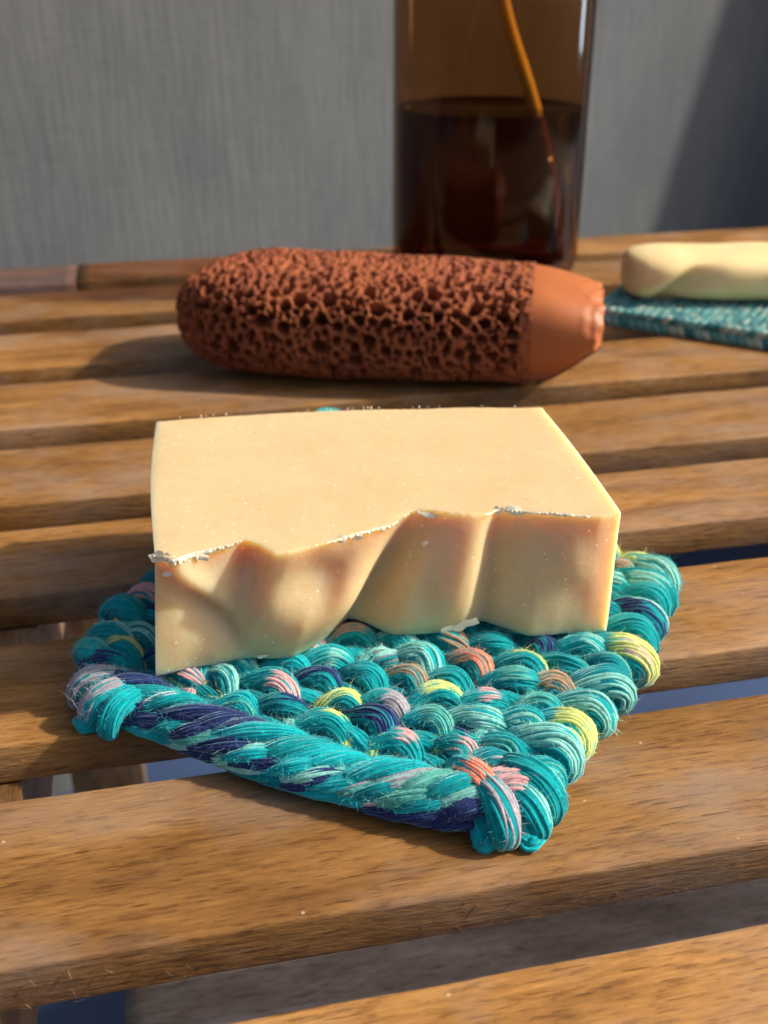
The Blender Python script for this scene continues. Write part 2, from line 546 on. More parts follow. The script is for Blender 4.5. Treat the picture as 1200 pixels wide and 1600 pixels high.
def soap_front(a, w):
    pos = CB + (CT - CB) * w
    x = pos[0] + (pos[-1] - pos[0]) * a
    xt = np.interp(x, pos, CT)
    xb = np.interp(x, pos, CB)
    ww = w * w * (3 - 2 * w)
    y = np.interp(xb, BX, BY) * (1 - ww) + np.interp(xt, TX, TY) * ww
    mid = 4 * w * (1 - w)
    # the left lump comes forward and ends in a flank that drops back into the hollow to its right
    dx = x - pos[3]
    lip = gauss(dx + 0.0050, 0.0085 if dx < -0.0050 else 0.0022)
    y -= 0.0082 * lip * gauss(w - 0.40, 0.34)
    y += 0.0034 * gauss(dx - 0.0012, 0.0040) * mid
    # the hollow's floor rises again towards the second fold
    dx2 = x - pos[4]
    y -= 0.0046 * gauss(dx2 + 0.0032, 0.0075 if dx2 < -0.0032 else 0.0015) * (0.15 + 0.85 * mid)
    y += 0.0024 * gauss(dx2 - 0.0022, 0.0048) * mid
    # dimples and a slanting crease in the left lump
    y += 0.0036 * gauss(x + 0.0275, 0.0048) * gauss(w - 0.86, 0.24) * (1 - w ** 9)
    y += 0.0036 * gauss(x + 0.0130, 0.0050) * gauss(w - 0.66, 0.22) * (1 - w ** 9)
    xr = -0.0420 + (1 - w) * 0.0165
    y -= 0.0032 * gauss(x - xr, 0.0026) * gauss(w - 0.72, 0.30)
    y += 0.0042 * gauss(x - (-0.0405 + (0.8 - w) * 0.0150), 0.0040) * gauss(w - 0.42, 0.32)
    y -= 0.0010 * gauss(x + 0.0230, 0.0065) * gauss(w - 0.35, 0.25)
    # gentle swelling of the right end
    y -= 0.0014 * gauss(x - 0.0400, 0.0060) * gauss(w - 0.65, 0.22)
    y += 0.0012 * gauss(x - 0.0345, 0.0045) * gauss(w - 0.8, 0.3)
    y += 0.0005 * noise.noise(Vector((x * 140, w * 3.2, 3.0))) * (1 - gauss(a, 0.03) - gauss(a - 1, 0.03))
    return x, y


def soap_back(a):
    x = -0.058 + (0.0404 + 0.058) * a
    y = np.interp(a, [0, 0.25, 0.5, 0.8, 1.0], [0.2625, 0.2672, 0.2700, 0.2718, 0.2718])
    return x, y


def build_soap():
    NA, NW, ND = 300, 56, 44
    vs = []
    rows = None
    FX = np.zeros((NA, NW)); FY = np.zeros((NA, NW))
    for i in range(NA):
        for j in range(NW):
            FX[i, j], FY[i, j] = soap_front(i / (NA - 1), j / (NW - 1))
    # round the folds over; the cut edges keep their sharper line
    def blur(Y, sg, ax):
        n = int(3 * sg) + 1
        k = np.exp(-(np.arange(-n, n + 1) / sg) ** 2 / 2); k /= k.sum()
        pad = [(0, 0), (0, 0)]; pad[ax] = (n, n)
        Z = np.pad(Y, pad, mode='edge') if ax == 1 else np.pad(Y, pad, mode='reflect', reflect_type='odd')
        return np.apply_along_axis(lambda v: np.convolve(v, k, mode='valid'), ax, Z)
    SY = blur(blur(FY, 1.6, 0), 1.0, 1)
    SY2 = blur(FY, 1.2, 0)
    wt = (np.linspace(0, 1, NW) ** 14)[None, :]
    FY = SY * (1 - wt) + SY2 * wt
    for i in range(NA):
        a = i / (NA - 1)
        col = []
        for j in range(NW):
            w = j / (NW - 1)
            x, y = FX[i, j], FY[i, j]
            z = SOAP_Z0 + (SOAP_Z1 - SOAP_Z0) * w
            if j == NW - 1:
                y += 0.00025 + (0.0011 * max(0, noise.noise(Vector((x * 420, 5, 1)))) + 0.0006 * noise.noise(Vector((x * 900, 2, 1)))) * (.25 + max(0, noise.noise(Vector((x * 90, 1, 7)))) * 2) + 0.0003 * noise.noise(Vector((x * 1900, 5, 9)))
            col.append((x, y, z))
        xf, yf, _ = col[-1]
        xb, yb = soap_back(a)
        yb += 0.0003 * noise.noise(Vector((xb * 900, 1, 2)))
        for k in range(1, ND):
            t = k / ND
            x = xf + (xb - xf) * t
            y = yf + (yb - yf) * t
            bow = -0.0012 * math.sin(math.pi * t) * ((1 - a) ** 6) + 0.0006 * math.sin(math.pi * t) * a ** 8
            z = SOAP_Z1 + 0.00022 * noise.noise(Vector((x * 60, y * 25, 4))) + 0.00007 * noise.noise(Vector((x * 30, y * 420, 8)))
            if t > 0.93:
                z -= 0.0016 * ((t - 0.93) / 0.07) ** 2
            col.append((x + bow, y, z))
        for z in (SOAP_Z1 - 0.0028, 0.028, 0.018, SOAP_Z0 + 0.001):
            col.append((xb, yb + 0.0006, z))
        xg, yg = soap_front(a, 0)
        for t in (0.0, 0.33, 0.66, 0.97):
            col.append((xb + (xg - xb) * t, yb + (yg - yb) * t, SOAP_Z0))
        rows = len(col)
        vs += col
    fs = grid_faces(NA, rows, wrap_v=True, flip=True)
    # end faces: a fan from each end's middle
    for i in (0, NA - 1):
        ring = [i * rows + j for j in range(rows)]
        c = np.mean([vs[r] for r in ring], axis=0)
        ci = len(vs)
        vs.append(tuple(c))
        for j in range(rows):
            f = (ring[j], ring[(j + 1) % rows], ci)
            fs.append(f if i == 0 else f[::-1])
    cen = np.array([-0.002, 0.232, SOAP_Z0])
    vs = [tuple(np.array(v) - cen) for v in vs]
    root = empty('soap_bar', tuple(cen))
    tag(root, 'large cream soap bar with wavy torn front lying on the chunky teal coaster', 'soap')
    ob = mesh_obj('body', vs, fs, make_soap('cream_soap', (0.700, 0.508, 0.292), (0.665, 0.458, 0.245), 0.0120), root)
    ob.data.set_sharp_from_angle(angle=R(48))
    # flakes and crumbs torn up along the cut edges
    fv, ff = [], []

    def flake(p, d, n, L, W):
        d = Vector(d).normalized(); n = Vector(n).normalized(); s = d.cross(n).normalized()
        b = len(fv)
        m = 5
        for i in range(m):
            t = i / (m - 1)
            wd_ = W * 1.1 * (0.35 + 0.65 * math.sin(math.pi * (0.15 + 0.8 * t))) * rng.uniform(0.6, 1.2)
            lift = 0.12 * L * t * t * rng.uniform(0.1, 0.9)
            c = Vector(p) + d * (L * (t - 0.3)) + n * lift
            th = 0.00012
            for sd, hh in ((-1, 0), (-0.2, th + rng.uniform(0, .00025)), (1, 0)):
                fv.append(tuple(c + s * wd_ * sd + n * hh + Vector([rng.gauss(0, .00008) for _ in range(3)])))
        for i in range(m - 1):
            for k in range(2):
                ff.append((b + i * 3 + k, b + i * 3 + k + 1, b + i * 3 + 3 + k + 1, b + i * 3 + 3 + k))

    def edge_pt(a):
        x, y = soap_front(a, 1.0)
        return Vector((x, y + .0003, SOAP_Z1)) - Vector(cen)
    for k in range(12):
        r = rng.random()
        a = rng.uniform(0.0, 0.16) if r < .36 else (rng.uniform(0.38, 0.56) if r < .68 else (rng.uniform(0.70, 0.80) if r < .84 else rng.random()))
        p = edge_pt(a) + Vector((0, rng.uniform(-0.0001, 0.0003), rng.uniform(-0.0010, 0.0000)))
        ang = rng.gauss(0, 0.5)
        flake(p, (math.cos(ang), math.sin(ang) * .4, rng.gauss(0, .25)), (rng.gauss(0, .25), -0.9, 0.5), rng.uniform(.0012, .0048), rng.uniform(.0003, .0010))
    for k in range(26):      # rear top edge and left edge crumbs
        if rng.random() < .72:
            a = rng.random()
            xb, yb = soap_back(a)
            p = Vector((xb, yb - .0022, SOAP_Z1 - .0000)) - Vector(cen)
        else:
            t = rng.random()
            p = Vector((-0.0453 + (-0.058 + 0.0453) * t - .0006 * math.sin(math.pi * t), 0.1902 + (.2625 - .1902) * t, SOAP_Z1 - .0004)) - Vector(cen)
        flake(p, (rng.uniform(-1, 1), rng.uniform(-.4, .4), .3), (rng.gauss(0, .4), 0.1, 1), rng.uniform(.0002, .0007), rng.uniform(.0001, .0003))
    for (a, w, L, W) in ((0.665, 0.05, .0058, .0013), (0.63, 0.035, .0035, .0007), (0.03, 0.86, .004, .0006), (0.22, 0.02, .0025, .0004), (0.57, 0.72, .0012, .0006), (0.0, 0.98, .003, .0013)):
        x, y = soap_front(a, w)
        p = Vector((x, y - .0002, SOAP_Z0 + (SOAP_Z1 - SOAP_Z0) * w)) - Vector(cen)
        flake(p, (1, 0, .35), (0, -1, .2), L, W)
    # the skin torn white along the front edge of the cut
    for (a0, a1, dep) in ((0.0, 0.175, .0026), (0.355, 0.535, .0016), (0.70, 0.93, .0011)):
        n = int((a1 - a0) * 420)
        b = len(fv)
        for i in range(n + 1):
            f = i / n
            a = a0 + (a1 - a0) * f
            k = math.sin(math.pi * min(1, max(0, f))) ** .5
            x0 = a * 420
            dpt = dep * k * (0.35 + .65 * abs(noise.noise(Vector((x0 * .23, 1, dep * 900)))) * 1.8) * (.6 + .8 * abs(noise.noise(Vector((x0 * .9, 4, 2)))))
            for j in range(5):
                w = 1 - (dpt / (SOAP_Z1 - SOAP_Z0)) * j / 4
                ii = min(NA - 1, int(a * (NA - 1))); jj = min(NW - 1, int(w * (NW - 1)))
                x, y = FX[ii, jj] * 1.0, FY[ii, jj]
                xx = FX[0, jj] + (FX[-1, jj] - FX[0, jj]) * a
                lift = (.00035 + .0005 * noise.noise(Vector((x0 * .5, j * .9, 3)))) * (1 if 0 < j < 4 else (.2 if j == 0 else .0))
                fv.append((xx - cen[0], y - lift - .00012 - cen[1], SOAP_Z1 - dpt * j / 4 + (.00015 if j == 0 else 0) - cen[2] + .0002 * noise.noise(Vector((x0 * .8, j * 1.3, 9)))))
        for i in range(n):
            for j in range(4):
                ff.append((b + i * 5 + j, b + i * 5 + j + 1, b + i * 5 + 5 + j + 1, b + i * 5 + 5 + j))
    tag(mesh_obj('flakes', fv, ff, simple_mat('soap_flake', (0.93, 0.82, 0.60), 0.6, 0.05), root), kind='stuff')
    return root


soap = build_soap()
SOAP_POLY = [(-0.047, 0.1885), (-0.02, 0.1945), (0.0, 0.204), (0.0487, 0.2035), (0.0404, 0.2718), (-0.058, 0.262)]


def in_poly(x, y, P):
    c = False
    for i in range(len(P)):
        x1, y1 = P[i]; x2, y2 = P[i - 1]
        if (y1 > y) != (y2 > y) and x < (x2 - x1) * (y - y1) / (y2 - y1) + x1:
            c = not c
    return c


# ------------------------------------------------------------------ chunky coaster
DYE = dict(teal=(0.000, 0.310, 0.335), teal2=(0.000, 0.225, 0.260), cyan=(0.002, 0.410, 0.450), navy=(0.018, 0.030, 0.130), mint=(0.250, 0.600, 0.530),
           dmint=(0.10, 0.42, 0.36), yellow=(0.620, 0.680, 0.210), coral=(0.800, 0.270, 0.170), pink=(0.720, 0.370, 0.370),
           grey=(0.38, 0.36, 0.40), tan=(0.42, 0.28, 0.17), white=(0.62, 0.66, 0.70))
ACC = dict(
    coral=[(0.0146, 0.1928), (0.0148, 0.1447)], grey=[(0.0016, 0.1832), (-0.0019, 0.1783), (-0.0587, 0.1882)],
    navy=[(-0.0056, 0.1721), (-0.0231, 0.1819), (0.0344, 0.1841), (0.0409, 0.1731), (0.0379, 0.1625), (-0.0652, 0.1905), (-0.0529, 0.1923), (0.0605, 0.2118), (-0.0132, 0.1882)],
    mint=[(-0.0108, 0.1947), (0.006, 0.1928), (0.0344, 0.1794), (0.0308, 0.1542), (-0.0271, 0.1711), (-0.0113, 0.1625), (-0.0068, 0.152), (-0.0588, 0.2105), (0.0642, 0.2323), (0.0542, 0.2202), (0.01, 0.1479), (-0.0333, 0.1859)],
    dmint=[(0.0023, 0.152)],
    yellow=[(0.0123, 0.1832), (0.0336, 0.1742), (0.0226, 0.1635), (0.0554, 0.2013), (-0.0427, 0.1837), (-0.0494, 0.1783), (-0.0551, 0.1964)],
    tan=[(0.0367, 0.1916), (0.0053, 0.1882)], pink=[(0.0154, 0.1715), (0.0199, 0.1537), (-0.021, 0.187), (0.0073, 0.1672), (-0.0469, 0.1752)], white=[(-0.0595, 0.1731)])
ACC_L = [(Vector((x, y)), k) for k, l in ACC.items() for x, y in l]
acc_used = set()

cB, cL, cR, cT = (np.array(v) for v in ((0.0205, 0.1455), (-0.0705, 0.1890), (0.0712, 0.2400), (-0.0200, 0.3080)))


def CP(s, t):
    p, q = 2 * s - 1, 2 * t - 1
    p2 = p * math.sqrt(max(0, 1 - 0.16 * min(q * q, 1.3)))
    q2 = q * math.sqrt(max(0, 1 - 0.16 * min(p * p, 1.3)))
    s, t = (p2 + 1) / 2, (q2 + 1) / 2
    return cB * (1 - s) * (1 - t) + cL * s * (1 - t) + cR * (1 - s) * t + cT * s * t


FUZZ = []      # (point, outward, colour)


def strand(path, ry, rz, cols, twist=0.8, n=14, taper=0.72, sides=5, rm=None):
    """a soft bundle of n threads along a path; cols gives one colour per thread"""
    path = np.asarray(path, float)
    M = len(path)
    T = np.gradient(path, axis=0)
    T /= np.linalg.norm(T, axis=1)[:, None] + 1e-12
    # rotation-minimising frame
    A = np.zeros_like(T)
    a0 = np.cross(T[M // 2], (0, 0, 1.0))
    A[M // 2] = a0 / np.linalg.norm(a0)
    for rngi in (range(M // 2 + 1, M), range(M // 2 - 1, -1, -1)):
        for i in rngi:
            prv = A[i - 1] if i > M // 2 else A[i + 1]
            v = prv - T[i] * (prv @ T[i])
            A[i] = v / (np.linalg.norm(v) + 1e-12)
    B = np.cross(A, T)
    u = np.linspace(-1, 1, M)
    tp = taper + (1 - taper) * np.cos(u * math.pi / 2) ** 0.8
    tp = tp * (0.18 + 0.82 * np.sqrt(np.clip(1 - np.abs(u) ** (8 if M < 40 else 60), 0, 1)))
    if rm is not None:
        tp = tp * rm
    ph = nrg.normal(0.45, .45)
    k = np.arange(n)
    jr = nrg.uniform(0.88, 1.06, n)
    wob = nrg.normal(0, 0.10, (n, 1)) * np.sin(u[None, :] * nrg.uniform(2, 4, (n, 1)) + nrg.uniform(0, 6, (n, 1)))
    th = 2 * math.pi * k[:, None] / n + twist * u[None, :] + ph + wob
    tr = math.pi * (ry + rz) / 2 / n * 1.10
    jw = jr[:, None] * (1 + .07 * np.sin(u[None, :] * nrg.uniform(3, 9, (n, 1)) + nrg.uniform(0, 6, (n, 1))))
    cen = path[None] + (tp[None, :, None] * jw[:, :, None]) * ((ry - tr * .8) * np.cos(th)[..., None] * A[None] + (rz - tr * .8) * np.sin(th)[..., None] * B[None])
    # sides of each thread
    ps = np.arange(sides) * 2 * math.pi / sides
    trr = tr * tp[None, :] * nrg.uniform(.78, 1.15, (n, 1))
    V = cen[:, :, None, :] + trr[:, :, None, None] * (np.cos(ps)[None, None, :, None] * A[None, :, None, :] + np.sin(ps)[None, None, :, None] * B[None, :, None, :])
    verts = V.reshape(-1, 3)
    base = np.arange(M - 1)[:, None] * sides + np.arange(sides)[None, :]
    nxt = np.arange(M - 1)[:, None] * sides + (np.arange(sides)[None, :] + 1) % sides
    quad = np.stack([base, nxt, nxt + sides, base + sides], -1).reshape(-1, 4)
    faces = np.concatenate([quad + q * M * sides for q in range(n)])
    cc = np.array(cols, float)
    if cc.ndim == 2:
        cc = np.repeat(cc[:, None, :], M, axis=1)
    cc = cc * nrg.uniform(0.91, 1.08, (n, 1, 1))
    col = np.repeat(cc.reshape(-1, 3), sides, axis=0)
    # a plain core so that nothing shows between the threads
    cs = 8
    pc = np.arange(cs) * 2 * math.pi / cs
    Vc = path[:, None, :] + tp[:, None, None] * 0.95 * (ry * np.cos(pc)[None, :, None] * A[:, None, :] + rz * np.sin(pc)[None, :, None] * B[:, None, :])
    off = len(verts)
    verts = np.concatenate([verts, Vc.reshape(-1, 3)])
    faces = np.concatenate([faces, np.array(grid_faces(M, cs, wrap_v=True, off=off))])
    col = np.concatenate([col, np.repeat(np.median(cc, axis=0) * 0.9, cs, axis=0)])
    K = int((1000 if M < 40 else 300) * M / 18)
    q = nrg.integers(0, n, K); i = nrg.integers(1, M - 1, K)
    nn = cen[q, i] - path[i]
    nn /= np.linalg.norm(nn, axis=1)[:, None] + 1e-9
    FUZZ.append(np.concatenate([cen[q, i] + nn * tr * .8, nn, T[i], cc[q, i]], 1))
    return verts, faces, np.clip(col, 0, 1)


def ply_cols(main, second=None, n=14, frac=0.4, third=None):
    m = DYE[main]; out = [m] * n
    if second:
        for k in range(int(n * frac)):
            out[k % n] = DYE[second]
        if third:
            for k in range(int(n * 0.2)):
                out[(int(n * frac) + 2 + k) % n] = DYE[third]
    return out


def dyed(main, spots, n, M):
    """colours along a strand: spots = (dye, first thread, thread count, from, to) with soft ends in -1..1"""
    C = np.repeat(np.repeat(np.array(DYE[main], float)[None, None], n, 0), M, 1)
    u = np.linspace(-1, 1, M)
    for dye, k0, kn, a, b in spots:
        for k in range(kn):
            e = nrg.normal(0, .05)
            w = np.clip((u - a - e) / .10 + .5, 0, 1) * np.clip((b + e - u) / .10 + .5, 0, 1)
            C[(k0 + k) % n] = C[(k0 + k) % n] * (1 - w[:, None]) + np.array(DYE[dye])[None] * w[:, None]
    return C


YARN = make_yarn('variegated_cotton_yarn')
coaster_c = (0.0, 0.215, 0.0)
coaster = empty('knitted_coaster', coaster_c)
tag(coaster, 'chunky turquoise knitted coaster flecked navy, mint, yellow and coral under the large soap', 'coaster')


def yarn_obj(name, parts, parent=coaster, cen=coaster_c):
    V, F, C = [], [], []
    off = 0
    for v, f, c in parts:
        V.append(v - np.array(cen)); F.append(f + off); C.append(c); off += len(v)
    return mesh_obj(name, np.concatenate(V), np.concatenate(F), YARN, parent, cols=np.concatenate(C))


def pick(x, y, rad=0.0060):
    best = None
    for q, (p, k) in enumerate(ACC_L):
        d = (p - Vector((x, y))).length
        if d < rad and q not in acc_used and (best is None or d < best[0]):
            best = (d, q, k)
    if best:
        acc_used.add(best[1])
        return best[2]
    r = rng.random()
    if r < 0.40: return None
    return rng.choice(['mint', 'dmint', 'navy', 'yellow', 'grey', 'mint', 'pink', 'tan'])


def stitch(s, t, s1, s2, outer=0, size=1.0, sink=0.0, accent='auto'):
    c = CP(s, t)
    e = 1e-3
    d1 = CP(s - e, t) - CP(s + e, t); d1 /= np.linalg.norm(d1)
    d2 = CP(s, t + e) - CP(s, t - e); d2 /= np.linalg.norm(d2)
    c = c + d1 * rng.gauss(0, .0010) + d2 * rng.gauss(0, .0009)
    tilt = rng.gauss(0.12, 0.26) if not outer else rng.gauss(.05, .14)
    d1, d2 = d1 * math.cos(tilt) + d2 * math.sin(tilt), d2 * math.cos(tilt) - d1 * math.sin(tilt)
    size *= .80 * rng.uniform(.84, 1.18)
    ry, rz = 0.0033 * size, 0.0026 * size
    zt = 0.0076 * rng.uniform(.92, 1.08) - sink
    if in_poly(c[0], c[1] + .003, SOAP_POLY):
        zt = min(zt, SOAP_Z0 - rz * 1.04)
    M = 19
    u = np.linspace(-1, 1, M)
    L = 0.0092 * size * rng.uniform(.88, 1.12)
    sw = rng.uniform(.7, 1.5) * (-.7 if (not outer and rng.random() < .22) else 1)
    along = u * L * (1 - .25 * np.clip(u, 0, 1) ** 2)
    lat = s2 * (0.16 * np.cos(u * 1.57) - 0.50 * sw * np.clip((u - .0) / 1.0, 0, 1) ** 1.8 - 0.10 * np.clip((-u - .3) / .7, 0, 1))
    zz = zt - np.where(u > 0, 0.0046 * np.abs(u) ** 2.4, .0030 * np.abs(u) ** 2.0)
    if outer:
        k = np.clip(u * outer, 0, 1)
        zz = zt - 0.0062 * k ** 2.0 - .0030 * np.clip(-u * outer, 0, 1) ** 2.2
        along = along + outer * (0.0015 * (1 - k) - .0042 * np.clip((k - .55) / .45, 0, 1) ** 2)
        lat = lat * .6
    zz = np.maximum(zz, rz * .55 + .0003)
    P3 = lambda al, la, zz: np.stack([c[0] + d1[0] * al + d2[0] * la, c[1] + d1[1] * al + d2[1] * la, zz], 1)
    acc = pick(c[0], c[1]) if accent == 'auto' else accent
    main = rng.choice(['teal', 'teal', 'teal', 'cyan', 'teal2'])
    hidden = in_poly(c[0], c[1] - .012, SOAP_POLY)      # wholly under the bar
    NTH = 12 if hidden else 24
    spots = []
    if acc:
        a = rng.choice([-1.2, -.7, -.3, .0]); b = rng.choice([.35, .7, 1.3, 1.3])
        spots.append((acc, rng.choice([-3, -1, 1, 3]), rng.randint(7, 11), a, b))
        if rng.random() < .35:
            spots.append((rng.choice(['mint', 'pink', 'tan', 'grey', 'yellow']), rng.randint(6, 12), 3, -.2, 1.3))
    elif rng.random() < .30:
        spots.append((rng.choice(['mint', 'dmint', 'cyan', 'white']), rng.randint(0, 8), 2, rng.choice([-.5, .1]), 1.3))
    rm = 0.86 + .24 * np.exp(-((u - .2) / .5) ** 2) - .12 * np.clip(-u, 0, 1)
    parts = [strand(P3(along, lat, zz), ry, rz, dyed(main, spots, NTH, M), twist=rng.uniform(.2, 1.6), n=NTH, rm=rm, taper=.66)]
    # the tail that drops out of the loop's right end towards the row in front
    uu = np.linspace(-1, 1, 11)
    if not outer:
        al = L * (.55 + .16 * uu * rng.uniform(-1, 1)) + rng.gauss(0, .0006)
        la = -s2 * (.36 + .30 * uu)
        zl = np.maximum(zt - .0024 - .0014 * uu, rz * .6)
        ac2 = acc if (acc and rng.random() < .35) else rng.choice([None, None, None, 'mint', 'navy', 'pink', 'yellow', 'dmint', 'tan', None])
        parts.append(strand(P3(al + 0 * uu, la, zl), ry * .66, rz * .72, ply_cols(rng.choice(['teal', 'teal2', 'cyan']), ac2, n=12, frac=.5), twist=.5, n=12))
    # the strand lying lower between two rows
    al = uu * L * (.55 if outer else .98) - (.0035 * outer if outer else .001)
    la = -s2 * (.50 - .14 * uu * rng.uniform(.3, 1.6)) + s2 * .05 * np.cos(uu * 1.57)
    zl = np.maximum((zt - 0.0020) - 0.0022 * np.abs(uu) ** 2, rz * .6)
    sp2 = []
    if rng.random() < .35:
        sp2 = [(rng.choice(['mint', 'navy', 'tan', 'pink', 'yellow', 'dmint', 'mint', 'navy']), rng.randint(0, 8), rng.randint(4, 7), rng.choice([-1.3, -.4]), rng.choice([.3, 1.3]))]
    parts.append(strand(P3(al, la, zl), ry * .80, rz * .86, dyed(rng.choice(['teal', 'teal2', 'cyan']), sp2, 14, 11), twist=-.8, n=14))
    return yarn_obj('stitch', parts)


NI, NJ = 11, 11
S1, S2 = 0.0092, 0.0092
# wrapped edges: the side running away from the near corner, the opposite side and the far side
for k in range(13):
    stitch(-0.006, 0.040 + 0.93 * k / 12, S1, S2, outer=1, size=1.22)
for k in range(13):
    stitch(0.004, 0.075 + 0.90 * k / 12, S1, S2, outer=1, size=1.0, sink=.0030)
for k in range(14):
    stitch(1.0, 0.05 + 0.92 * k / 13, S1, S2, outer=-1, size=1.2)
for k in range(10):
    stitch(0.02 + 0.94 * k / 9, 0.985, S1, S2, outer=0, size=1.08, sink=.001)
for i in range(NI):
    s = 0.060 + 0.88 * i / (NI - 1)
    nj = NJ + 3 if i > 5 else NJ + 1
    for j in range(nj):
        t = 0.085 + (j + (0.5 if i % 2 else 0.0)) * 0.90 / nj
        stitch(s, t, S1, S2, sink=0.0 if 0 < i < NI - 1 else .0006)
# the underside rows that the loops are drawn through
for k in range(13):
    t = 0.06 + 0.90 * k / 12
    pts = np.array([(*CP(0.03 + .94 * f, t), .0030 + .0006 * math.sin(f * 40 + k * 3.14)) for f in np.linspace(0, 1, 60)])
    yarn_obj('underside_row', [strand(pts, .0046, .0026, ply_cols('teal2', None, n=10), twist=3, n=10, taper=.9)])


def long_strand(pts, r, cols, twist, n=18, nm='edge_strand', rm=None):
    return yarn_obj(nm, [strand(pts, r, r * .88, cols, twist=twist, n=n, taper=.92, rm=rm)])


def free_stitch(name, pts, ry, rz, main, spots, n=22, twist=1.2, M=25, rm=None):
    """a loose loop drawn through a few points, as a smooth strand"""
    pts = np.asarray(pts, float)
    k = np.linspace(0, len(pts) - 1, M)
    i = np.clip(k.astype(int), 0, len(pts) - 2); f = (k - i)[:, None]
    g = lambda q: pts[np.clip(q, 0, len(pts) - 1)]
    a0, a1, a2, a3 = g(i - 1), g(i), g(i + 1), g(i + 2)
    path = .5 * (2 * a1 + (a2 - a0) * f + (2 * a0 - 5 * a1 + 4 * a2 - a3) * f * f + (3 * a1 - a0 - 3 * a2 + a3) * f ** 3)
    path[:, 2] = np.maximum(path[:, 2], rz * .6)
    return yarn_obj(name, [strand(path, ry, rz, dyed(main, spots, n, M), twist=twist, n=n, taper=.6, rm=rm)])


def edge_frame(s, t):
    c = CP(s, t); e = 1e-3
    d = CP(s - e, t) - CP(s + e, t); d /= np.linalg.norm(d)
    o = np.array([d[1], -d[0]])
    if o[1] > 0: o = -o
    return c, d, o


# bound edge between the left and near corners: long slanting loops, each rising from the outside and diving inwards over the next
EDGE = ['teal'] * 4 + ['cyan'] * 4 + ['navy'] * 4 + ['mint'] * 2 + ['dmint', 'teal2']
for tier, (nk, z_lo, z_hi, o0, o1, ln, ry) in enumerate(((17, .0013, .0032, .0044, .0034, .015, .0019), (18, .0028, .0058, .0046, .0012, .016, .0019), (19, .0044, .0078, .0026, -.0036, .017, .0018))):
    for k in range(nk):
        s = 0.925 - 0.895 * (k + .2 + .33 * tier + rng.gauss(0, .20)) / nk
        c, d, o = edge_frame(s, .02)
        l = ln * rng.uniform(.75, 1.45); z_h = z_hi * rng.uniform(.86, 1.10)
        if in_poly(c[0] + d[0] * l * .5, c[1] + d[1] * l * .5, SOAP_POLY): z_h = min(z_h, .0064)
        P = []
        for f, oo, z in ((-.58, o0 - .0012, z_lo - .0012), (-.30, o0 * .9, z_lo + .50 * (z_h - z_lo)), (0, o0 * .55 + o1 * .40, z_h), (.30, o1 * .9, z_h * .95), (.56, o1 * 1.1 - .001, z_h - .0030)):
            P.append((c[0] + d[0] * l * f + o[0] * oo, c[1] + d[1] * l * f + o[1] * oo, z))
        main = rng.choice(EDGE) if k > 8 else rng.choice(EDGE + ['navy'] * 2)
        spots = [] if rng.random() < .6 else [(rng.choice(['cyan', 'mint', 'white', 'teal2', 'grey']), rng.choice([0, 3, 6]), rng.randint(3, 6), -1.3, rng.choice([.2, 1.3]))]
        u = np.linspace(-1, 1, 25)
        free_stitch('edge_stitch', P, ry * rng.uniform(.85, 1.2), ry * .88, main, spots, n=16, twist=rng.uniform(.4, 1.6), rm=.50 + .62 * np.exp(-(u / .62) ** 2))


# loops turning round the corners: centre, outward heading (degrees), dye, size
def corner_loop(cx, cy, head, dye, size=1.0, zt=.0084, side=0.0):
    h = np.array([math.cos(R(head)), math.sin(R(head))]); q = np.array([-h[1], h[0]])
    P = []
    for f, sd, z in ((-.0080, .0022, zt - .0050), (-.0045, .0016, zt - .0008), (0, 0.0004, zt), (.0042, -.0008, zt - .0010), (.0066, -.0016, zt - .0042), (.0058, -.0022, .0018), (.0030, -.0024, .0014)):
        p = np.array([cx, cy]) + h * f * size + q * (sd + side) * size
        P.append((p[0], p[1], z))
    spots = [(dye, rng.choice([0, 3, 5]), 8, -.5, 1.3)] if dye else []
    free_stitch('corner_loop', P, .0035 * size, .0028 * size, rng.choice(['cyan', 'teal']), spots, twist=rng.uniform(.4, 1.3), M=29)


for (cx, cy, head, dye, sz, zt) in (
        (0.0192, 0.1528, -52, 'grey', .98, .0080), (0.0262, 0.1580, -28, 'mint', 1.0, .0086), (0.0245, 0.1545, -40, 'mint', .92, .0070),
        (0.0160, 0.1580, -36, 'coral', .92, .0086), (0.0235, 0.1535, -48, 'cyan', 0.9, .0040), (0.0170, 0.1530, -64, None, .8, .0036),
        (-0.0552, 0.1846, 218, 'grey', .95, .0078), (-0.0516, 0.1818, 236, 'cyan', .9, .0074), (-0.0585, 0.1890, 195, 'grey', .95, .0078),
        (-0.0585, 0.1950, 176, 'navy', .95, .0076), (-0.0560, 0.1835, 212, None, .9, .0044)):
    corner_loop(cx, cy, head, dye, sz * .88, zt)
# hanging loop at the far corner, its end peeping out behind the soap
lp = []
for m in range(40):
    f = m / 39
    a = -math.pi * .95 + 1.9 * math.pi * f
    lp.append((-0.0175 + 0.0055 * math.sin(a), 0.3130 + 0.0205 * (1 + math.cos(a)) * .5 - .004, 0.0050 + 0.0045 * (1 + math.cos(a)) * .5))
long_strand(np.array(lp), 0.0027, ply_cols('teal', 'mint', n=18, frac=.3), 1.5, nm='hanging_loop')

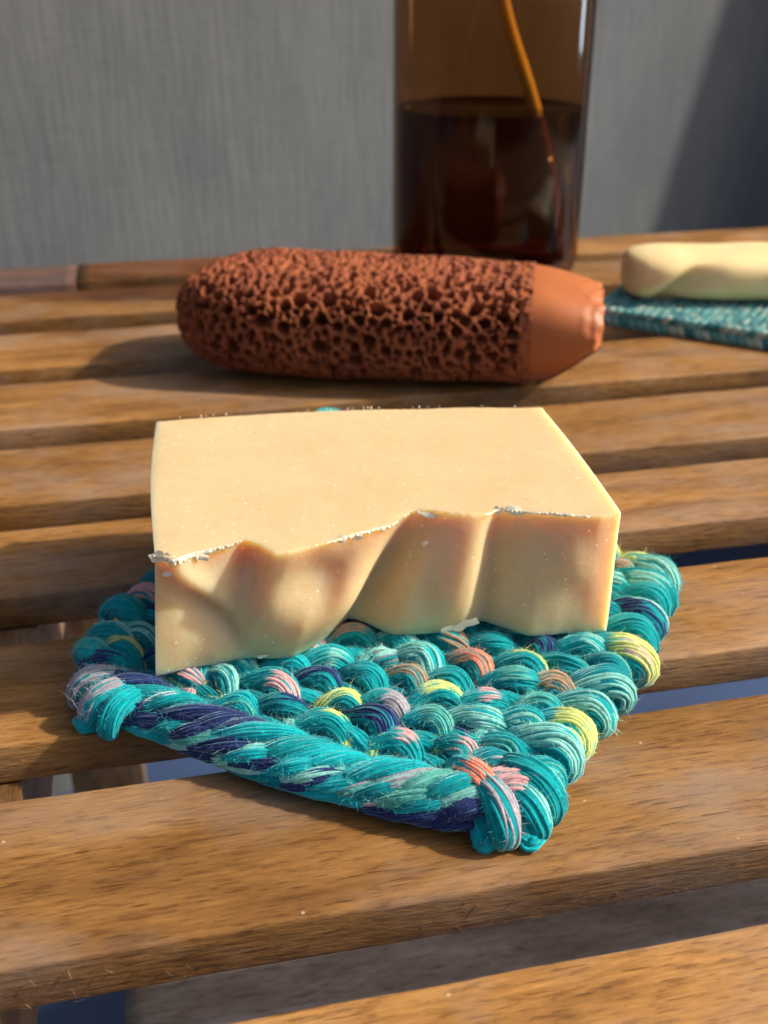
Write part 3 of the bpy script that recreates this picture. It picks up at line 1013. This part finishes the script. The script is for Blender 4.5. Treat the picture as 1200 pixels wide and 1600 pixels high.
# loose fibres standing off the yarn
FZ = np.concatenate(FUZZ)
FZ = FZ[nrg.permutation(len(FZ))]
keep = (FZ[:, 2] > .0040) & (FZ[:, 1] < .262) & (FZ[:, 5] > -.35)
keep &= ~np.array([in_poly(p[0], p[1] - .004, SOAP_POLY) for p in FZ])
FZ = FZ[keep][:170000]
nf = len(FZ)
p0, nn, tt, cc = FZ[:, 0:3], FZ[:, 3:6], FZ[:, 6:9], FZ[:, 9:12]
Lh = nrg.gamma(2.0, .00042, nf)[:, None]
dd = nn * nrg.uniform(.15, .9, (nf, 1)) + tt * nrg.normal(0, .9, (nf, 1)) + nrg.normal(0, .3, (nf, 3))
dd /= np.linalg.norm(dd, axis=1)[:, None]
bend = nrg.normal(0, .6, (nf, 3))
ww = np.cross(dd, nrg.normal(0, 1, (nf, 3)))
ww *= 0.000026 / (np.linalg.norm(ww, axis=1)[:, None] + 1e-9)
p1 = p0 + dd * Lh * .5 + bend * Lh * .12
p2 = p0 + dd * Lh + bend * Lh * .5
fv = np.stack([p0 - ww, p0 + ww, p1 + ww, p1 - ww, p2], 1).reshape(-1, 3)
bi = np.arange(nf)[:, None] * 5
ff = [tuple(r) for r in (bi + np.array([0, 1, 2, 3])).tolist()] + [tuple(r) for r in (bi + np.array([3, 2, 4])).tolist()]
fz = mesh_obj('yarn_fuzz', fv - np.array(coaster_c), ff, YARN, coaster, cols=np.repeat(np.clip(cc * 1.25 + .05, 0, 1), 5, 0))
tag(fz, kind='stuff')

# ------------------------------------------------------------------ terracotta foot rasp
def build_rasp():
    root = empty('foot_rasp', (0.0, 0.4050, 0.0), R(-8.5))
    tag(root, 'pitted terracotta foot rasp with a smooth orange tip lying behind the soap', 'foot rasp')
    X0, XP, X1 = -0.0775, 0.0555, 0.0800

    def section(x):
        """half width, half height, centre height"""
        f = (x - X0) / (XP - X0)
        endr = math.sqrt(max(0.0, 1 - max(0.0, (0.27 - f) / 0.27) ** 2.2))
        hw = 0.0345 * (0.28 + 0.72 * endr) * (1 - .07 * max(0, f - .6) / .4) * (0.94 + .06 * math.sin(min(f, 1) * math.pi))
        hh = 0.0200 * (0.30 + 0.70 * endr) * (1 - .06 * max(0, f - .5) / .5)
        return hw, hh, 0.0196
    NT, NX = 420, 520
    P = np.zeros((NX, NT, 3))
    th = np.arange(NT) * 2 * math.pi / NT
    ex = 2 / 3.0
    ct = np.sign(np.cos(th)) * np.abs(np.cos(th)) ** ex
    st = np.sign(np.sin(th)) * np.abs(np.sin(th)) ** ex
    for i in range(NX):
        x = X0 + (XP - X0) * (i / (NX - 1)) ** 1.15
        hw, hh, cz = section(x)
        P[i, :, 0] = x
        P[i, :, 1] = ct * hw
        P[i, :, 2] = cz + st * hh
    # slow unevenness of the hand-shaped body
    for i in range(0, NX):
        lump = [noise.noise(Vector((P[i, j, 0] * 45, P[i, j, 1] * 45, P[i, j, 2] * 45))) for j in range(0, NT, 20)]
        l = np.interp(np.arange(NT), np.arange(0, NT + 20, 20), lump + [lump[0]])
        P[i, :, 1] += ct * l * 0.0011
        P[i, :, 2] += st * l * 0.0007
    Nn = np.cross(np.roll(P, -1, 1) - np.roll(P, 1, 1), np.gradient(P, axis=0))
    Nn /= np.linalg.norm(Nn, axis=2)[..., None] + 1e-12
    out = np.stack([np.zeros((NX, NT)), np.broadcast_to(ct, (NX, NT)), np.broadcast_to(st, (NX, NT))], -1)
    sg = np.sign((Nn * out).sum(-1).mean())
    Nn *= sg
    flat = P.reshape(-1, 3)
    kd = kdtree.KDTree(len(flat))
    for q, v in enumerate(flat):
        kd.insert(v, q)
    kd.balance()
    pits = []
    pk = []
    tries = 0
    grid = {}
    cell = 0.0036

    def near(p):
        g = tuple(int(math.floor(c / cell)) for c in p)
        for a in (-2, -1, 0, 1, 2):
            for b in (-2, -1, 0, 1, 2):
                for c in (-2, -1, 0, 1, 2):
                    for it in grid.get((g[0] + a, g[1] + b, g[2] + c), ()):
                        yield it
    for (rlo, rhi, cnt) in ((0.0021, 0.0031, 420), (0.0014, 0.0023, 4500), (0.0009, 0.0014, 12000), (0.0005, 0.0009, 16000)):
        for _ in range(cnt):
            q = int(nrg.integers(len(flat)))
            p = flat[q]
            if p[0] > XP - 0.0010 - .0030 * (1 + noise.noise(Vector((1, p[1] * 160, p[2] * 160)))) * .5: continue
            r = nrg.uniform(rlo, rhi)
            ok = True
            for (pp, rr) in near(p):
                if np.linalg.norm(pp - p) < (r + rr) * 1.0:
                    ok = False; break
            if not ok: continue
            grid.setdefault(tuple(int(math.floor(c / cell)) for c in p), []).append((p, r))
            pits.append((p, r))
    depth = np.zeros(len(flat))
    for p, r in pits:
        D = min(.0110, r * nrg.uniform(3.2, 4.6))
        sq = nrg.uniform(.8, 1.25)
        for co, q, dist in kd.find_range(p, r * 1.12):
            e = dist / (r * (1 + .42 * noise.noise(Vector(co) * 480)))
            e = max(0.0, min(1.0, (1.05 - e) / 0.24))
            d = D * e * e * (3 - 2 * e)
            if d > depth[q]: depth[q] = d
    rough = np.array([noise.noise(Vector(v) * 700) for v in flat]) * 0.00028
    flat = flat - Nn.reshape(-1, 3) * (depth + rough)[:, None]
    fs = grid_faces(NX, NT, wrap_v=True)
    vs = list(flat)
    ci = len(vs)
    vs.append(np.array([X0 - .0010, 0, .0196]))
    for j in range(NT):
        fs.append((j, (j + 1) % NT, ci)[::-1])
    mesh_obj('porous_body', vs, fs, make_terracotta('porous_terracotta', 0.85), root)
    # smooth tip: the underside is cut away on a slant up to the blunt lip
    NX2, NT2 = 70, 140
    th = np.arange(NT2) * 2 * math.pi / NT2
    ct = np.sign(np.cos(th)) * np.abs(np.cos(th)) ** ex
    st = np.sign(np.sin(th)) * np.abs(np.sin(th)) ** ex
    vs, cutv = [], []
    hw0, hh0, cz0 = section(XP)
    for i in range(NX2):
        f = i / (NX2 - 1)
        x = XP - 0.004 + (X1 - XP + 0.004) * f
        hw = hw0 * .975 * (1 - .22 * f ** 1.5) * (1 - .14 * max(0, (f - .90) / .10) ** 2)
        hh = hh0 * .975
        top_drop = 0.0050 * f ** 2
        g = max(0, (f - .14) / .86)
        cutz = lambda y: (cz0 - hh) + 0.0130 * g - .20 * g * y       # the slanting cut, higher on the near side
        for j in range(NT2):
            y = ct[j] * hw - .004 * f
            z = cz0 - top_drop * (st[j] > 0) * st[j] + st[j] * hh
            zc = min(cutz(y), cz0 + hh - top_drop - .0125)
            z = max(z, zc)
            v = Vector((x, y, z))
            wear = (0.0011 * max(0, f - .70) / .30 * noise.noise(v * 230) + .0002 * noise.noise(v * 90)) * (z > zc + .0008)
            vs.append((v.x + wear, v.y + ct[j] * wear, v.z + st[j] * wear))
        # the cut face itself, a hair below the clay
        ys = [yy for yy in np.linspace(-1, 1, 81) if min(cutz(yy * hw - .004 * f), cz0 + hh - top_drop - .0125) > cz0 - hh * (1 - abs(yy) ** 3) ** (1 / 3)]
        y0_, y1_ = (min(ys), max(ys)) if ys else (0.0, 0.0)
        for yy in np.linspace(y0_, y1_, 11):
            y = yy * hw * 1.002 - .004 * f
            cutv.append((x + .0003, y - .0003, min(cutz(y), cz0 + hh - top_drop - .0125) - .0004))
    fs = grid_faces(NX2, NT2, wrap_v=True)
    fs.append(tuple(range((NX2 - 1) * NT2, NX2 * NT2))[::-1])
    tip = mesh_obj('smooth_tip', vs, fs, make_terracotta('smooth_terracotta', 0.52, True), root)
    tip.data.set_sharp_from_angle(angle=R(50))
    tip['label'] = 'smooth orange tip cut on a slant'
    cut = mesh_obj('cut_face', cutv, grid_faces(NX2, 11), simple_mat('dark_grey_glaze', (0.075, 0.070, 0.085), 0.25, 0.3, 120, .0003), tip)
    cut['label'] = 'dark grey glossy cut under the tip'
    return root


build_rasp()

# ------------------------------------------------------------------ amber bottle
bot = empty('amber_bottle', (0.0495, 0.5440, 0.0))
tag(bot, 'tall amber glass pump bottle half full, standing behind the terracotta rasp', 'bottle')
BR = 0.0452
outer = [(0.0, 0.0022), (BR - .012, 0.0016), (BR - .008, 0.0004), (BR - .005, 0.0008), (BR - .0018, 0.003), (BR - .0004, 0.007), (BR, 0.012), (BR, 0.06), (BR, 0.10), (BR, 0.150), (BR - .001, .158),
         (BR - .006, .170), (BR - .016, .180), (BR - .026, .187), (.0155, .194), (.0140, .200), (.0140, .216)]
inner = [(.0115, .216), (.0115, .200), (.0125, .194), (BR - .030, .1855), (BR - .019, .1775), (BR - .0095, .1675), (BR - .0040, .157), (BR - .0030, .150), (BR - .003, .10),
         (BR - .003, .06), (BR - .003, .014), (BR - .0040, .010), (BR - .008, .0068), (BR - .016, .0058), (0.0, .0058)]
lathe('glass', outer + inner[:2], make_glass('amber_glass', (0.60, 0.37, 0.19), (0.16, 0.07, 0.04), 1.5), bot, 160)
LV = 0.0765
ri = BR - .0022
liq = [(0.0, .0056), (BR - .016, .0056), (BR - .0079, .0066), (BR - .0039, .0098), (ri, .014), (ri, .04), (ri, LV + .0008), (ri - .0008, LV), (0.0, LV)]
lathe('liquid', liq, make_glass('amber_liquid', (0.37, 0.19, 0.13), (0.22, 0.09, 0.06), 1.04), bot, 128)
tz = np.linspace(0.010, 0.212, 46)
tx = np.interp(tz, [.010, .040, .0773, .1221, .160, .212], [.0350, .0320, .0207, .0021, -.0040, 0])
tx = np.convolve(np.pad(tx, 4, mode='edge'), np.ones(9) / 9, mode='valid')
tv, tf = tube(np.stack([tx, np.full(46, -.004), tz], 1), 0.0029, 14)
mesh_obj('dip_tube', tv, tf, simple_mat('yellowed_plastic', (0.95, 0.78, 0.16), 0.4), bot)
black = simple_mat('black_plastic', (0.02, 0.02, 0.022), 0.35)
col_ = lathe('collar', [(0.0115, .2165), (0.0165, .2165), (.0168, .218), (.0168, .236), (.0155, .238), (.006, .2385), (.0055, .262), (.0, .262)], black, bot, 48)
pv, pf = tube([(0, 0, .258), (0, 0, .268), (-.004, -.002, .273), (-.014, -.006, .2745), (-.030, -.013, .2735), (-.040, -.0175, .270), (-.044, -.019, .265)], [.0095, .0105, .009, .0062, .0052, .0046, .004], 16)
mesh_obj('pump_head', pv, pf, black, bot)

# ------------------------------------------------------------------ second coaster and soap
YARN2 = YARN
def build_coaster2():
    root = empty('crocheted_coaster', (0.0915, 0.4590, 0.0), R(-30))
    tag(root, 'thin green-blue crocheted coaster under the small yellow soap', 'coaster')
    W, D, TH = 0.105, 0.080, 0.0070
    pal = [(0.08, 0.26, 0.255), (0.05, 0.20, 0.21), (0.14, 0.34, 0.32), (0.10, 0.29, 0.27), (0.22, 0.40, 0.36), (0.04, 0.15, 0.175), (0.30, 0.40, 0.33)]

    def leaf(p, d, n, L, w, lift):
        """one slanting fat stitch: a lozenge of yarn"""
        M = 7
        u = np.linspace(-1, 1, M)
        path = np.array(p)[None] + np.array(d)[None] * (u * L)[:, None] + np.array(n)[None] * (lift * np.cos(u * 1.5))[:, None]
        v, f = tube(path, w * (0.35 + .65 * np.cos(u * 1.35)), 7)
        return v, f
    sub = [np.zeros((0, 3)), [], np.zeros((0, 3))]

    def add(acc, vf, c):
        o = len(acc[0])
        acc[0] = np.concatenate([acc[0], vf[0]]); acc[1] += [tuple(i + o for i in f) for f in vf[1]]
        acc[2] = np.concatenate([acc[2], np.repeat(np.array(c)[None], len(vf[0]), 0)])
    # body: rows of small stitches, too fine to pick apart
    V, F, C = [], [], []
    off = 0
    px, py = 0.0036, 0.0042
    for i in range(int(W / px)):
        for j in range(int(D / py)):
            x, y = (i + .5) * px, (j + .5) * py + .001
            for sgn in (-1, 1):
                v, f = leaf((x + sgn * px * .23, y, TH - .0014), (sgn * .45, .9, 0), (0, 0, 1), py * .62, .0012, .0008)
                c = np.array(rng.choice(pal)) * rng.uniform(.85, 1.15)
                V.append(v); F += [tuple(q + off for q in ff_) for ff_ in f]; C.append(np.repeat(c[None], len(v), 0)); off += len(v)
    # solid heart under the stitches
    for (x0, x1, y0, y1, z0, z1) in ((.001, W - .001, .001, D - .001, .0006, TH - .0012),):
        v = np.array([(x, y, z) for z in (z0, z1) for (x, y) in ((x0, y0), (x1, y0), (x1, y1), (x0, y1))])
        F += [tuple(q + off for q in ff_) for ff_ in ((3, 2, 1, 0), (4, 5, 6, 7), (0, 1, 5, 4), (1, 2, 6, 5), (2, 3, 7, 6), (3, 0, 4, 7))]
        V.append(v); C.append(np.repeat(np.array([pal[1]]), 8, 0)); off += 8
    body = mesh_obj('stitched_body', np.concatenate(V), F, YARN2, root, cols=np.concatenate(C))
    tag(body, kind='stuff')
    # border stitches, two slanting tiers along the front and the left side
    n1, n2 = 30, 23
    for tier in range(2):
        for k in range(n1):
            x = (k + .5) * W / n1
            v, f = leaf((x, -.0004 - .0008 * (1 - tier), .0019 + tier * .0033), (.75, -.1, .62 if tier else -.62), (0, -1, .3), .0030, .0019, .0008)
            mesh_obj('border_stitch', v, f, YARN2, root, cols=np.repeat((np.array(rng.choice(pal)) * rng.uniform(.9, 1.3))[None], len(v), 0))
        for k in range(n2):
            y = (k + .5) * D / n2
            v, f = leaf((-.0004 - .0008 * (1 - tier), y, .0019 + tier * .0033), (-.1, .75, .62 if tier else -.62), (-1, 0, .3), .0030, .0019, .0008)
            mesh_obj('border_stitch', v, f, YARN2, root, cols=np.repeat((np.array(rng.choice(pal)) * rng.uniform(.9, 1.3))[None], len(v), 0))


build_coaster2()


def build_soap2():
    root = empty('soap_bar', (0.1050, 0.4745, 0.0072), R(1))
    tag(root, 'small rounded yellow soap bar with a chipped end on the thin green-blue coaster', 'soap')
    L, hw, hh = 0.098, 0.0200, 0.0105
    NX, NT = 120, 96
    vs = []
    for i in range(NX):
        f = i / (NX - 1)
        x = L * (0.5 - 0.5 * math.cos(math.pi * f))
        e = min(x, L - x) / .016
        k = math.sqrt(max(0.0, 1 - max(0, 1 - e) ** 2.4)) if e < 1 else 1
        k = .42 + .58 * k
        for j in range(NT):
            a = 2 * math.pi * j / NT
            ex = 2 / 2.7
            c = math.copysign(abs(math.cos(a)) ** ex, math.cos(a)); s = math.copysign(abs(math.sin(a)) ** ex, math.sin(a))
            y = c * hw * k; z = hh + s * hh * (.45 + .55 * k)
            # a scooped chip low on the front near the left end
            g = math.exp(-((x - .0175 - (z - .008) * .9) / .0042) ** 2) if x < .0175 + (z - .008) * .9 else math.exp(-((x - .0175 - (z - .008) * .9) / .010) ** 2)
            if y < -hw * .4:
                y += 0.0075 * g * max(0, min(1, (0.0185 - z) / .010))
            n = noise.noise(Vector((x * 60, y * 60, z * 60))) * .0006
            vs.append((x, y + c * n, z + s * n))
    fs = grid_faces(NX, NT, wrap_v=True)
    fs.append(tuple(range(NT)))
    fs.append(tuple(range((NX - 1) * NT, NX * NT))[::-1])
    mesh_obj('body', vs, fs, make_soap('yellow_soap', (0.80, 0.66, 0.36), (0.76, 0.58, 0.28), 0.005), root)


build_soap2()

# ------------------------------------------------------------------ unseen board added at the right to cast the slanting shade on the wall
def shade_board():
    # two points of the shade's edge on the wall, followed back towards the sun
    w1, w2 = Vector((0.2384, 0.9608, -0.0689)), Vector((0.2817, 0.9900, 0.1030))
    q1, q2 = w1 + sv * 0.36, w2 + sv * 0.36
    e = (q2 - q1).normalized()
    side = (wd - e * wd.dot(e)).normalized()
    nn = e.cross(side).normalized()
    k0 = (FLOOR_Z + .0 - q1.z) / e.z
    root_p = q1 + e * k0
    Lb, Wb, Tb = 2.0, 0.40, 0.018
    ob = board_mesh('added_shade_board', 0.0, Lb, 0.0, Wb, -Tb / 2, Tb / 2, WOODGREY, None, bev=.003, seed=50)
    c = root_p + e * (Lb / 2 + .012) + side * (Wb / 2)
    M = Matrix((e, side, nn)).transposed().to_4x4()
    ob.matrix_world = Matrix.Translation(c) @ M
    tag(ob, 'unseen weathered board added to cast shade on the grey wall', 'board')


shade_board()
